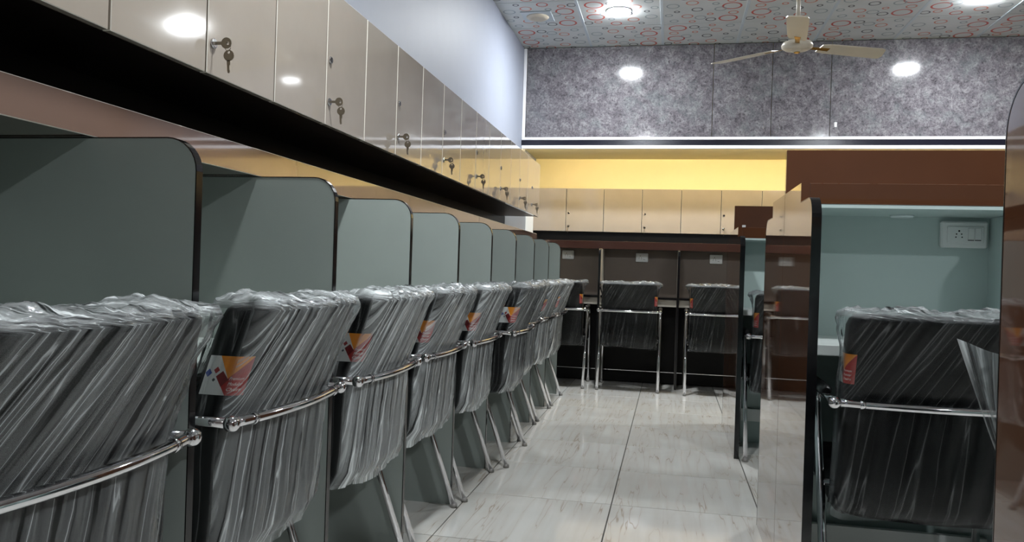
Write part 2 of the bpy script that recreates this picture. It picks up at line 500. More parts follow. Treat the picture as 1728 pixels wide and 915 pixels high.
# ceiling: plenum slab, printed tiles, tee bars
ce = MB().box(XW - 0.1, XR + 0.1, YR - 0.1, YB + 0.1, HC + 0.02, HC + 0.12).build('ceiling', 'tee')
structure(ce, 'false ceiling of square tiles printed with red and black rings')
CX0, CY0, CS = -0.752, 6.385, 0.625
ctm = MB().cbox(-CS / 2 + 0.004, CS / 2 - 0.004, -CS / 2 + 0.004, CS / 2 - 0.004, 0.002, 0.02, 0.002).mesh('ceiling_tile', ['ctile'])
for i in range(-1, 7):
    for j in range(-17, 1):
        t_ = bpy.data.objects.new('ceiling_tile', ctm); COL.objects.link(t_)
        t_.parent = ce
        t_.location = (CX0 + (i + 0.5) * CS, CY0 + (j + 0.5) * CS, HC)
        t_.rotation_euler.z = math.pi * ((i + j) % 2)
tee = MB().cbox(-0.011, 0.011, YR, YU, 0.0, 0.004, 0.001).mesh('ceiling_tee', ['tee'])
for i in range(0, 7):
    t_ = bpy.data.objects.new('ceiling_tee', tee); COL.objects.link(t_)
    t_.parent = ce
    t_.location = (CX0 + i * CS, 0, HC - 0.003)

structure(MB().box(XW - 0.1, XW, YR - 0.1, YB + 0.1, 0, HC + 0.02).build('wall_left', 'wall'), 'lavender painted side wall above the lockers')
structure(MB().box(XR, XR + 0.1, YR - 0.1, YB + 0.1, 0, HC + 0.02).build('wall_right', 'wallr'), 'mauve painted side wall behind the right carrels')
structure(MB().box(XW, XR, YB, YB + 0.1, 0, HC + 0.02).build('wall_back', 'yellow'), 'cream yellow wall in the niche over the back lockers')
structure(MB().box(XW, XR, YR - 0.1, YR, 0, HC + 0.02).build('wall_rear', 'wallr'), 'plain wall behind the camera')
structure(MB().cbox(XW + 0.001, -1.165, 6.25, 6.6, 0.0, 1.424, 0.003).build('trim_1', 'white'), 'short white boxed ledge at the end of the left carrels')
structure(MB().box(XW, XW + 0.02, -0.2, 6.25, 0.0, 1.40).build('trim_2', 'carcass'), 'black glossy wall lining under the left lockers')

# ------------------------------------------------------------------ loft cabinets with stone laminate
Z_T1, Z_B0, Z_B1, Z_T0 = 2.165, 2.140, 2.092, 2.062
lc = thing('loft_cabinet', 'long grey stone-patterned loft cabinet across the back under the ceiling', 'cabinet', (1.0, YU + 0.35, Z_T0))
MB().box(XW + 0.002, XR - 0.002, YU + 0.022, YB - 0.002, 2.085, HC - 0.002).build('body', 'yellow', lc)
seams = [XW + 0.032, 0.31, 0.796, 1.269, XR - 0.004]
for a, b_ in zip(seams[:-1], seams[1:]):
    d = MB().cbox(a + 0.0022, b_ - 0.0022, YU, YU + 0.02, Z_T1 + 0.001, HC - 0.004, 0.0015).build('door' if b_ - a < 0.6 else 'panel', 'stone', lc)
    if b_ - a < 0.6:
        hx = b_ - 0.06 if a < 0.5 else a + 0.07
        MB().tube([(hx, YU - 0.012, 2.23), (hx, YU - 0.014, 2.27)], 0.004, 8).tube([(hx, YU - 0.013, 2.235), (hx, YU, 2.235)], 0.003, 6).tube([(hx, YU - 0.013, 2.265), (hx, YU, 2.265)], 0.003, 6).build('handle', 'chrome', d)
MB().cbox(1.305, 1.325, YU - 0.002, YU, 2.245, 2.285, 0.0008).build('tag', 'white', lc)
MB().cbox(XW + 0.002, XW + 0.030, YU - 0.006, YU + 0.02, Z_T1, HC - 0.003, 0.002).build('edge_trim', 'trim', lc)
MB().cbox(XW + 0.002, XR - 0.002, YU - 0.006, YU + 0.02, Z_B0, Z_T1, 0.003).build('upper_trim', 'trim', lc)
MB().cbox(XW + 0.002, XR - 0.002, YU, YU + 0.02, Z_B1, Z_B0, 0.001).build('band', 'band', lc)
MB().cbox(XW + 0.002, XR - 0.002, YU - 0.006, YU + 0.02, Z_T0, Z_B1, 0.003).build('lower_trim', 'trim', lc)
ls = MB().cbox(XW + 0.05, XR - 0.05, YU + 0.026, YU + 0.040, 2.073, 2.0845, 0.001).build('led_strip', 'cove')
tag(ls, 'warm strip light tucked behind the white trim of the loft cabinet', 'light')

# ------------------------------------------------------------------ lockers
def key_mesh():
    b = MB()
    # lock rosette at origin facing +y(out) ; local: out = +y, z up, x along the door
    b.lathe([(0.0105, 0.0), (0.0105, 0.003), (0.0085, 0.005)], (0, 0, 0), 'y', 16)
    return b

def lock_pair(door, origin, out, along, hang=True):
    """two cam locks with a key in the lower one. out/along = unit vectors"""
    o, u, a = Vector(origin), Vector(out), Vector(along)
    up = Vector((0, 0, 1))
    def T(b, base):
        b.v = [tuple(base + a * p[0] + u * p[1] + up * p[2]) for p in b.v]
        return b
    def flipfix(b):
        if a.cross(u).dot(up) < 0:
            b.f = [tuple(reversed(f)) for f in b.f]
        return b
    top = MB().lathe([(0.0105, 0.0), (0.0105, 0.004), (0.0085, 0.006)], (0, 0, 0), 'y', 14, 0).box(-0.0012, 0.0012, 0.006, 0.0066, -0.005, 0.005, 1)
    flipfix(T(top, o + up * 0.125)).build('lock', ['chrome', 'lockdark'], door)
    low = MB().lathe([(0.0115, 0.0), (0.0115, 0.004), (0.009, 0.006)], (0, 0, 0), 'y', 14, 0)
    flipfix(T(low, o)).build('lock', ['chrome', 'lockdark'], door)
    if hang:
        k = MB()
        # key in the lock: blade along out, round bow with hole
        k.box(-0.0011, 0.0011, 0.004, 0.022, -0.0035, 0.0035, 0)
        ring_o = arc(0.033, 0, 0.0125, 0, 2 * math.pi, 16)[:-1]
        ring_i = arc(0.037, -0.001, 0.0036, 0, 2 * math.pi, 16)[:-1]
        def flat(po, pi, h, c0, swap):
            n = len(po); o_ = len(k.v)
            for hh in (-h, h):
                for q in po: k.v.append((hh + c0, q[0], q[1]) if swap else (q[0], hh + c0, q[1]))
                for q in pi: k.v.append((hh + c0, q[0], q[1]) if swap else (q[0], hh + c0, q[1]))
            for i in range(n):
                j = (i + 1) % n
                for f in ((i, j, n + j, n + i), (3 * n + i, 3 * n + j, 2 * n + j, 2 * n + i), (i, 2 * n + i, 2 * n + j, j), (n + i, n + j, 3 * n + j, 3 * n + i)):
                    k.f.append(tuple(o_ + q for q in f)); k.mi.append(0); k.sm.append(False)
        flat(ring_o, ring_i, 0.0012, 0, True)
        # split ring
        k.tube([(0, 0.037 + 0.0075 * math.cos(t), -0.0085 + 0.0085 * math.sin(t)) for t in [2 * math.pi * i / 14 for i in range(15)]], 0.0008, 5, 0)
        # second key hanging, bow + blade, lying in the door plane
        bow = arc(0.040, -0.028, 0.0125, 0, 2 * math.pi, 16)[:-1]
        hol = arc(0.040, -0.021, 0.0032, 0, 2 * math.pi, 16)[:-1]
        flat(bow, hol, 0.0011, 0.0, True)
        k.prism([(0.040 + p, q) for p, q in ((-0.0045, -0.0385), (0.0045, -0.0385), (0.0045, -0.048), (0.0028, -0.050), (0.0028, -0.060), (0.0038, -0.062), (0.002, -0.067), (-0.001, -0.067), (-0.0024, -0.062))], 'x', -0.0011, 0.0011)
        flipfix(T(k, o)).build('key', 'key', door)

ZL0, ZL1, XL, DW = 1.382, 1.788, -1.02, 0.303
def left_locker(y0, widths, idx):
    n = len(widths)
    lab = 'glossy beige %s wall locker on the left wall, %s' % ('two-door' if n == 2 else 'single-door', idx)
    t_ = thing('wall_locker', lab, 'locker', (-1.19, y0 + sum(widths) / 2, ZL0), 'wall lockers over the left carrels')
    y1 = y0 + sum(widths)
    MB().box(XW + 0.001, XL - 0.019, y0 + 0.0005, y1 - 0.0005, ZL0 + 0.004, ZL1 - 0.001).build('body', 'carcass', t_)
    y = y0
    for i, w_ in enumerate(widths):
        d = MB().cbox(XL - 0.018, XL, y + 0.0030, y + w_ - 0.0030, ZL0, ZL1, 0.0013, 0, 1).build('door', ['door', 'door_edge'], t_)
        if i == n - 1:
            oy = 0.024 if n == 2 else 0.20
            lock_pair(d, (XL, y + oy, 1.452), (1, 0, 0), (0, 1, 0))
        y += w_
units = [0.043 + 0.606 * k for k in range(9)]
names = ['nearest the camera', 'second from the camera', 'third from the camera', 'fourth from the camera', 'fifth from the camera',
         'sixth from the camera', 'seventh from the camera', 'eighth from the camera', 'ninth from the camera']
for k, y0 in enumerate(units):
    left_locker(y0, [DW, DW], names[k])
left_locker(5.497, [0.523], 'at the far end')

# back lockers, pairs sharing the visible grid
YL, BZ0, BZ1 = 7.47, 1.352, 1.764
edges = [-1.336] + [-1.003 + 0.3607 * k for k in range(0, 12)]
def back_locker(xa, xb, xc, lab):
    t_ = thing('wall_locker', lab, 'locker', ((xa + xc) / 2, YL + 0.2, BZ0), 'wall lockers along the back wall')
    MB().box(xa + 0.0005, xc - 0.0005, YL + 0.019, YB - 0.002, BZ0 + 0.004, BZ1 - 0.001).build('body', 'carcass', t_)
    for (p, q, lk) in ((xa, xb, False), (xb, xc, True)):
        d = MB().cbox(p + 0.0032, q - 0.0032, YL, YL + 0.018, BZ0, BZ1, 0.0013, 0, 1).build('door', ['door', 'door_edge'], t_)
        if lk:
            lock_pair(d, (p + 0.027, YL, 1.402), (0, -1, 0), (1, 0, 0))
bl = ['in the left corner', 'second from the left corner', 'third from the left corner', 'behind the second right carrel', 'hidden further right behind the right carrels', 'at the right wall end']
for k in range(6):
    back_locker(edges[2 * k], edges[2 * k + 1], edges[2 * k + 2], 'beige two-door locker on the back wall, ' + bl[k])
bp = MB().box(XW + 0.002, XR - 0.002, 7.50, 7.52, 0.0, BZ0 - 0.002).build('trim_3', 'carcass')
structure(bp, 'black wall lining under the back lockers')
MBp = MB().box(XW + 0.002, -1.339, YL + 0.002, YL + 0.025, 0.0, BZ1).build('trim_4', 'carcass'); structure(MBp, 'black filler strip beside the back lockers')

# ================================================================== CARRELS
def partition_poly(front, back, top, r, sgn):
    """outline in (d, z): front edge at d=front, back edge d=back; sgn=+1 when front>back"""
    c = front - sgn * r
    if sgn > 0:
        a = [(back, 0.0), (front, 0.0)] + arc(c, top - r, r, 0, R90, 8) + [(back, top)]
    else:
        a = [(back, 0.0), (front, 0.0)] + arc(c, top - r, r, math.pi, R90, 8) + [(back, top)]
    return a

def band_strip(path, plane, a, b_, th=0.0022):
    """thin edge band following a 2-D path"""
    n = len(path)
    out = []
    for i in range(n):
        p0, p1 = Vector(path[max(i - 1, 0)]), Vector(path[min(i + 1, n - 1)])
        t = (p1 - p0).normalized()
        out.append(Vector(path[i]) + Vector((t.y, -t.x)) * th)
    b = MB()
    for i in range(n - 1):
        q = [tuple(path[i]), tuple(path[i + 1]), tuple(out[i + 1]), tuple(out[i])]
        b.prism(q, plane, a, b_)
    return b

# ---- left carrel row
XP, ZP, XBM = -0.852, 1.188, -1.07
LEFT_Y = [1.28 + 0.6014 * k for k in range(-1, 9)]
cr = thing('study_carrel_row', 'long row of grey study carrels with a glossy brown pelmet along the left wall', 'carrel', (-1.1, 3.4, 0))
for y in LEFT_Y:
    poly = partition_poly(XP, XW + 0.021, ZP, 0.06, 1)
    p = MB().prism(poly, 'y', y, y + 0.018).build('partition', 'grey', cr)
    path = [q for q in poly[1:]]
    band_strip(path, 'y', y - 0.0006, y + 0.0186).build('edge_band', 'black', p)
pm = MB().cbox(XW + 0.021, XBM, LEFT_Y[0] - 0.6, 6.245, ZP + 0.0035, 1.262, 0.0015, 0, 1).build('pelmet', ['pelmet', 'door_edge'], cr)
for a, b_ in zip(LEFT_Y[:-1], LEFT_Y[1:]):
    MB().cbox(XW + 0.021, -0.93, a + 0.019, b_ - 0.001, 0.735, 0.76, 0.002).build('worktop', 'grey', cr)
    MB().box(XW + 0.0205, XW + 0.03, a + 0.019, b_ - 0.001, 0.0, ZP).build('back_panel', 'grey', cr)

# ---- double-sided carrels on the right
XE = 0.36
def double_carrel(yn, ys, yf, label, cubes=4, pitch=0.60):
    t_ = thing('double_carrel', label, 'carrel', (XE + 0.6, ys, 0), 'double-sided carrels on the right')
    TH = 0.024
    top, pz, dz = 1.185, 1.242, 1.385
    W_ = pitch * cubes
    X1 = XE + W_ + 0.02
    for side, yo in ((-1, yn), (1, yf)):
        s_ = side
        r = 0.055
        pel = yo - s_ * 0.19                 # pelmet front
        seam = ys + s_ * 0.0018
        # polygon from seam foot to outer foot, round corner, top, step at pelmet
        c = yo - s_ * r
        a_ = arc(c, top - r, r, 0 if s_ > 0 else math.pi, R90, 8)
        poly = [(seam, 0.0), (yo, 0.0)] + a_ + [(pel, top), (pel, pz), (seam, pz)]
        e = MB().prism(poly, 'x', XE, XE + TH, 0, 1, 0).build('end_panel', ['brown', 'teal'], t_)
        path = [(yo, 0.0)] + a_ + [(pel, top)]
        if s_ < 0:
            b = band_strip([p for p in reversed(path)], 'x', XE - 0.0004, XE + TH + 0.0004)
        else:
            b = band_strip(path, 'x', XE - 0.0004, XE + TH + 0.0004)
        b.build('edge_band', 'black', e)
        lo, hi = sorted((pel, ys + s_ * 0.0125))
        MB().cbox(XE + TH, X1, lo, hi, 1.182, pz, 0.0015).build('pelmet', 'brown', t_)
        MB().box(XE + TH, X1, lo + 0.001, hi, 1.172, 1.182).build('pelmet_soffit', 'teal', t_)
        for k in range(1, cubes + 1):
            x = XE + pitch * k
            p2 = partition_poly(yo, ys + s_ * 0.03, 1.171, 0.05, s_)
            p = MB().prism(p2, 'x', x, x + 0.018).build('partition', 'teal', t_)
            bpth = p2[1:-1]
            if s_ < 0: bpth = list(reversed(bpth))
            band_strip(bpth, 'x', x - 0.0005, x + 0.0185).build('edge_band', 'black', p)
            xa = XE + TH if k == 1 else XE + pitch * (k - 1) + 0.018
            lo, hi = sorted((ys + s_ * 0.0125, ys + s_ * 0.03))
            MB().box(xa, x, lo, hi, 0.0, 1.172).build('back_panel', 'teal', t_)
            lo, hi = sorted((yo - s_ * 0.10, ys + s_ * 0.0301))
            MB().cbox(xa + 0.0005, x - 0.0005, lo, hi, 0.758, 0.788, 0.002).build('worktop', 'white', t_)
            lo, hi = sorted((yo - s_ * 0.44, yo - s_ * 0.42))
            MB().box(xa + 0.0005, x - 0.0005, lo, hi, 0.13, 0.20).build('foot_rail', 'white', t_)
    MB().cbox(XE, X1, ys - 0.012, ys + 0.012, pz + 0.0005, dz, 0.0015).build('divider', 'brown', t_)
    MB().box(XE + TH, X1, ys - 0.012, ys + 0.012, 0.0, pz).build('divider_core', 'carcass', t_)
    return t_
ca = double_carrel(2.175, 2.69, 3.185, 'glossy brown double-sided study carrel with socket, nearest fully visible on the right')
cb = double_carrel(4.31, 4.80, 5.29, 'glossy brown double-sided study carrel further back, right of the aisle')
cz = double_carrel(-0.05, 0.45, 0.957, 'glossy brown carrel end panel at the right picture edge, closest to the camera', 3, 0.68)
# round cabinet lamp in the soffit of the near carrel
MB().lathe([(0.03, -0.004), (0.034, -0.001), (0.034, 0.004)], (0.692, 2.597, 1.1685), 'z', 20).build('soffit_lamp', 'smalllamp', ca)
MB().cbox(0.405, 0.425, 4.783, 4.7875, 1.252, 1.272, 0.001).build('lock_plate', 'white', cb)

# ---- back carrel row
bk = thing('study_carrel_row', 'row of dark taupe study carrels against the back wall', 'carrel', (0.4, 6.95, 0))
BP = [-1.26, -0.605, 0.058, 0.72, 1.38, 2.04, 2.70]
for x in BP:
    poly = partition_poly(6.70, 7.10, 1.172, 0.05, -1)
    p = MB().prism(poly, 'x', x, x + 0.018).build('partition', 'apron', bk)
    band_strip(list(reversed(poly[1:])), 'x', x - 0.0006, x + 0.0186).build('edge_band', 'black', p)
MB().cbox(-1.165, XR - 0.01, 6.90, 7.12, 1.174, 1.242, 0.0015).build('pelmet', 'darkbrown', bk)
for a, b_ in zip(BP, BP[1:] + [XR - 0.02]):
    MB().box(a + 0.0185, b_ - 0.0005, 7.101, 7.119, 0.0, 1.173).build('back_panel', 'taupe', bk)
    MB().cbox(a + 0.0185, b_ - 0.0005, 6.752, 7.10, 0.752, 0.770, 0.0015).build('worktop', 'black', bk)
    MB().cbox(a + 0.0185, b_ - 0.0005, 6.768, 6.785, 0.690, 0.7515, 0.0015).build('apron', 'apron', bk)
    MB().box(a + 0.0185, b_ - 0.0005, 6.990, 7.007, 0.012, 0.69).build('modesty_panel', 'carcass', bk)
    MB().cbox(a + 0.0185, b_ - 0.0005, 6.980, 6.9895, 0.105, 0.112, 0.001).build('foot_rail', 'chrome', bk)

# ---- sockets
def socket_plate(x0, x1, y, z0, z1, label, double=True):
    t_ = thing('power_socket', label, 'socket', ((x0 + x1) / 2, y, z0), 'white wall sockets')
    W_, H_ = x1 - x0, z1 - z0
    MB().cbox(x0, x1, y - 0.022, y, z0, z1, 0.005).build('plate', 'socket', t_)
    MB().cbox(x0 + 0.12 * W_, x1 - 0.10 * W_, y - 0.0255, y - 0.0222, z0 + 0.18 * H_, z1 - 0.2 * H_, 0.0012).build('insert', 'socket', t_)
    yy = y - 0.0256
    cx, cz_ = x0 + W_ * 0.37, z0 + H_ * 0.50
    for dx, dz, r in ((0, 0.013, 0.0036), (-0.009, 0.001, 0.0027), (0.009, 0.001, 0.0027), (-0.011, -0.011, 0.0027), (0.011, -0.011, 0.0027)):
        k = W_ / 0.166 if double else W_ / 0.105
        MB().lathe([(r * k, 0.0), (r * k, 0.0006)], (cx + dx * k, yy - 0.0006, cz_ + dz * k), 'y', 12).build('socket_hole', 'hole', t_)
    for i in range(2 if double else 1):
        sx = x0 + W_ * (0.56 + 0.15 * i) if double else x0 + W_ * 0.62
        sw = MB().cbox(sx, sx + W_ * 0.13, yy - 0.004, yy + 0.0002, z0 + 0.30 * H_, z1 - 0.26 * H_, 0.001).build('switch', 'socket', t_)
        MB().box(sx, sx + W_ * 0.13, yy - 0.0008, yy, z0 + 0.268 * H_, z0 + 0.298 * H_).build('switch_gap', 'hole', sw)
socket_plate(0.818, 0.950, 2.6595, 1.078, 1.160, 'large white power socket with two switches inside the near right carrel')
socket_plate(-0.972, -0.866, 7.10, 1.078, 1.158, 'small white socket in the leftmost back carrel', False)
socket_plate(-0.309, -0.200, 7.10, 1.070, 1.150, 'small white socket above the middle back chair', False)
socket_plate(0.334, 0.443, 7.10, 1.072, 1.152, 'small white socket in the back carrel beside the brown end panel', False)

# ================================================================== CHAIRS
# local frame: origin on the floor under the back bar, chair faces +y, width along x
HW = 0.222           # half width of the cushion
REAR = [(0.36, 0.052), (0.40, 0.030), (0.46, 0.024), (0.56, 0.020), (0.66, 0.012), (0.76, -0.020), (0.84, -0.047), (0.89, -0.064)]
def rear_y(z):
    for (z0, y0), (z1, y1) in zip(REAR[:-1], REAR[1:]):
        if z <= z1:
            t = max(0.0, (z - z0) / (z1 - z0)); return y0 + (y1 - y0) * t
    return REAR[-1][1]
def section(z, hw, off, th, n):
    """closed rounded section loop (x,y), starting at front-left going round the left side, rear, right"""
    yr = rear_y(z) - off
    yf = rear_y(z) + th + off
    r = 0.026
    pts = []
    w_ = hw + off
    def bul(x): return -0.022 * (1 - (x / w_) ** 2)
    corners = [(-w_ + r, yf - r, R90, math.pi), (-w_ + r, yr + r, math.pi, 1.5 * math.pi), (w_ - r, yr + r, 1.5 * math.pi, 2 * math.pi), (w_ - r, yf - r, 0, R90)]
    raw = []
    for cx, cy, a0, a1 in corners:
        raw += arc(cx, cy, r, a0, a1, 5)
    raw.append(raw[0])
    # resample evenly
    L = [0.0]
    for p, q in zip(raw[:-1], raw[1:]): L.append(L[-1] + math.hypot(q[0] - p[0], q[1] - p[1]))
    out = []
    j = 0
    for k in range(n):
        s = L[-1] * k / n
        while L[j + 1] < s: j += 1
        t = (s - L[j]) / max(1e-9, L[j + 1] - L[j])
        x = raw[j][0] + (raw[j + 1][0] - raw[j][0]) * t
        y = raw[j][1] + (raw[j + 1][1] - raw[j][1]) * t
        out.append((x, y + bul(x), s))
    return out, L[-1]

def loops_mesh(name, loops, mats, close_top=True, close_bottom=False, smooth=True, uv=None, layers=None):
    n = len(loops[0])
    v = [p for l in loops for p in l]
    f = []
    for i in range(len(loops) - 1):
        for k in range(n):
            k2 = (k + 1) % n
            f.append((i * n + k, i * n + k2, (i + 1) * n + k2, (i + 1) * n + k))
    if close_top: f.append(tuple((len(loops) - 1) * n + k for k in range(n)))
    if close_bottom: f.append(tuple(k for k in reversed(range(n))))
    me = bpy.data.meshes.new(name)
    me.from_pydata(v, [], f)
    for q in mats: me.materials.append(M[q])
    me.polygons.foreach_set('use_smooth', [smooth] * len(f))
    if uv is not None:
        lay = me.uv_layers.new(name='fold')
        arr = np.zeros(len(me.loops) * 2, dtype=np.float32)
        vi = np.zeros(len(me.loops), dtype=np.int32)
        me.loops.foreach_get('vertex_index', vi)
        U = np.array(uv, dtype=np.float32)
        arr[0::2] = U[vi, 0]; arr[1::2] = U[vi, 1]
        lay.data.foreach_set('uv', arr)
    if layers is not None:
        at = me.attributes.new('layers', 'FLOAT', 'POINT')
        at.data.foreach_set('value', np.array(layers, dtype=np.float32))
    me.update()
    return me

def backrest_mesh():
    loops = []
    for z, ins in [(0.352, 0.03), (0.358, 0.012), (0.37, 0.003), (0.40, 0), (0.46, 0), (0.52, 0), (0.58, 0), (0.64, 0), (0.70, 0), (0.76, 0), (0.82, 0), (0.855, 0), (0.872, 0.004), (0.881, 0.013), (0.884, 0.03)]:
        l, _ = section(z, HW - ins, -ins * 0.5, 0.098, 56)
        loops.append([(x, y, z) for x, y, s in l])
    return loops_mesh('backrest', loops, ['leather'], True, True)

def seat_mesh():
    prof = [(0.055, 0.372), (0.075, 0.355), (0.12, 0.350), (0.44, 0.385), (0.480, 0.400), (0.498, 0.425), (0.490, 0.452), (0.455, 0.466), (0.30, 0.462), (0.12, 0.455)]
    loops = []
    for x, k in [(-HW, 0.82), (-HW + 0.006, 0.94), (-HW + 0.018, 1.0), (-0.1, 1.02), (0.1, 1.02), (HW - 0.018, 1.0), (HW - 0.006, 0.94), (HW, 0.82)]:
        cy, cz_ = 0.29, 0.412
        loops.append([(x, cy + (y - cy) * (0.97 + 0.03 * k), cz_ + (z - cz_) * k) for y, z in reversed(prof)])
    return loops_mesh('seat', loops, ['leather'], True, True)

def cover_mesh(seed, dens=0.85):
    """clear film bag pulled over the backrest: folded sheet, crumpled on top"""
    rnd = random.Random(seed)
    n = 150
    so = rnd.uniform(0, 50)
    slant = rnd.uniform(0.35, 0.6)
    zs = [0.352 + (0.872 - 0.352) * i / 52 for i in range(53)]
    loops, uv, lay = [], [], []
    peri = 1.0
    def nz(a, b_, c=0.0): return noise.noise(Vector((a + so, b_, c + seed * 7.1)))
    for iz, z in enumerate(zs):
        l, peri = section(z, HW, 0.005, 0.105, n)
        row = []
        for k, (x, y, s) in enumerate(l):
            side = abs(x) > HW - 0.012
            rear = y < rear_y(z) + 0.02
            # direction outward
            p0, p1 = l[k - 1], l[(k + 1) % n]
            nx, ny = (p1[1] - p0[1]), -(p1[0] - p0[0])
            q = math.hypot(nx, ny) or 1
            nx, ny = nx / q, ny / q
            if nx * x + ny * (y - rear_y(z) - 0.04) < 0: nx, ny = -nx, -ny
            zz = z - 0.65
            sl = slant * zz if zz > 0 else slant * 0.25 * zz
            a = x - sl                      # fold coordinate, streaks lean with height
            fold = 1 - abs(nz(a * 22, z * 1.0)) * 2.2
            fold = max(0.0, fold) ** 3
            fold2 = (1 - min(1, abs(nz(a * 48 + 9, z * 2.5, 3.0)) * 2.4)) ** 3
            amp = 0.004 * fold + 0.003 * fold2 + 0.004 * nz(a * 9, z * 3, 8)
            squeeze = math.exp(-((z - 0.658) / 0.035) ** 2) if rear else 0.0
            amp *= (1 - 0.8 * squeeze)
            if side and not rear: amp *= 0.55
            if z > 0.80: amp += 0.005 * (z - 0.80) / 0.07 * (0.4 + nz(x * 26, y * 30 + z * 24, 5) + 0.6 * nz(s * 60, z * 50, 2))
            # loose ears of film at the top corners
            for sx, g_ in ((-1, 0.012 if dens > 0.2 else 0.034), (1, 0.026 if dens > 0.2 else 0.044)):
                dx = x - sx * HW
                amp += g_ * math.exp(-(dx / 0.035) ** 2) * max(0.0, (z - 0.77) / 0.1) ** 2 * (0.55 + 0.6 * nz(z * 40, y * 30, sx))
            if z < 0.42: amp += 0.012 * (0.42 - z) / 0.07 * (0.3 + nz(s * 14, 1.0, 4))
            amp = max(amp, -0.0025)
            zj = z + (0.020 * nz(s * 7, 2.0, 6) if iz == 0 else 0)
            row.append((x + nx * amp, y + ny * amp, zj))
            uv.append((a if rear else s, z + 0.3 * x))
            lay.append(dens if rear else 0.08)
        loops.append(row)
    # crumpled top closing over the cushion
    m = 9
    l, _ = section(0.885, HW, 0.005, 0.105, n)
    cy = rear_y(0.885) + 0.05
    for i in range(1, m + 1):
        t = i / m
        row = []
        for k, (x, y, s) in enumerate(l):
            base = loops[len(zs) - 1][k]
            px = base[0] * (1 - t) + (x * 0.94) * t if t < 0.999 else x * 0.93
            py = base[1] * (1 - t) + cy * t
            cr_ = nz(px * 22, py * 40, 11) * 0.008 + nz(px * 60, py * 70, 13) * 0.005
            pz = 0.886 + 0.014 * math.sin(min(1, t * 1.6) * R90) + cr_ * (0.4 + math.sin(t * math.pi)) + 0.010 * nz(px * 8, 0, 15)
            row.append((px, py, max(pz, 0.889)))
            uv.append((px * 0.9 + 0.6 * py, py * 5))
            lay.append(0.55 + 0.9 * dens)
        loops.append(row)
    return loops_mesh('plastic_cover', loops, ['film'], False, False, True, uv, lay)

def sticker_mesh(sx):
    """printed sticker wrapped round the rear corner, on side sx"""
    z0, z1 = 0.705, 0.782
    nu, nv = 20, 4
    v, f, uvs = [], [], []
    for j in range(nv + 1):
        z = z0 + (z1 - z0) * j / nv
        l, P = section(z, HW, 0.0022, 0.098, 600)
        # path: from side (front) to rear
        pts = [(x, y) for x, y, s in l if (x * sx > HW - 0.045) and y < rear_y(z) + 0.078]
        pts.sort(key=lambda p: math.atan2(p[1] - (rear_y(z) + 0.02), (p[0] * sx) - (HW - 0.045)), reverse=True)
        L = [0.0]
        for p, q in zip(pts[:-1], pts[1:]): L.append(L[-1] + math.hypot(q[0] - p[0], q[1] - p[1]))
        for i in range(nu + 1):
            s = 0.092 * i / nu
            k = 0
            while k < len(L) - 2 and L[k + 1] < s: k += 1
            t = min(1.0, (s - L[k]) / max(1e-9, L[k + 1] - L[k]))
            v.append((pts[k][0] + (pts[k + 1][0] - pts[k][0]) * t, pts[k][1] + (pts[k + 1][1] - pts[k][1]) * t, z))
            uvs.append((i / nu, j / nv))
    for j in range(nv):
        for i in range(nu):
            a = j * (nu + 1) + i
            q = (a, a + 1, a + nu + 2, a + nu + 1)
            f.append(q if sx < 0 else tuple(reversed(q)))
    me = bpy.data.meshes.new('sticker')
    me.from_pydata(v, [], f)
    me.materials.append(M['sticker'])
    lay = me.uv_layers.new(name='print')
    for lp in me.loops: lay.data[lp.index].uv = uvs[lp.vertex_index]
    me.update()
    return me, v, nu, nv

def lettering_mesh(words, sx, v, nu, nv):
    """three words laid on the red field of the sticker"""
    verts, faces = [], []
    for row, wd in enumerate(words):
        cu = bpy.data.curves.new('words', 'FONT')
        cu.body = wd; cu.size = 1.0; cu.shear = 0.25; cu.resolution_u = 2
        ob = bpy.data.objects.new('words', cu); COL.objects.link(ob)
        dg = bpy.context.evaluated_depsgraph_get()
        me = bpy.data.meshes.new_from_object(ob.evaluated_get(dg))
        xs = [q.co.x for q in me.vertices]
        wmax = max(xs) - min(xs)
        off = len(verts)
        for q in me.vertices:
            u = 0.60 + 0.30 * (q.co.x - min(xs)) / wmax
            if sx > 0: u = 0.60 + 0.90 - u
            vv = 0.40 - 0.14 * row + 0.12 * q.co.y
            fi, fj = u * nu, vv * nv
            i, j = min(nu - 1, int(fi)), max(0, min(nv - 1, int(fj)))
            a = Vector(v[j * (nu + 1) + i]); b_ = Vector(v[j * (nu + 1) + i + 1]); c = Vector(v[(j + 1) * (nu + 1) + i])
            n_ = (b_ - a).cross(c - a).normalized() * (1 if sx < 0 else -1)
            verts.append(tuple(a + (b_ - a) * (fi - i) + (c - a) * (fj - j) + n_ * 0.0004))
        for p in me.polygons: faces.append(tuple(off + q for q in p.vertices))
        bpy.data.objects.remove(ob); bpy.data.meshes.remove(me); bpy.data.curves.remove(cu)
    out = bpy.data.meshes.new('lettering')
    out.from_pydata(verts, [], faces)
    out.materials.append(M['text'])
    return out

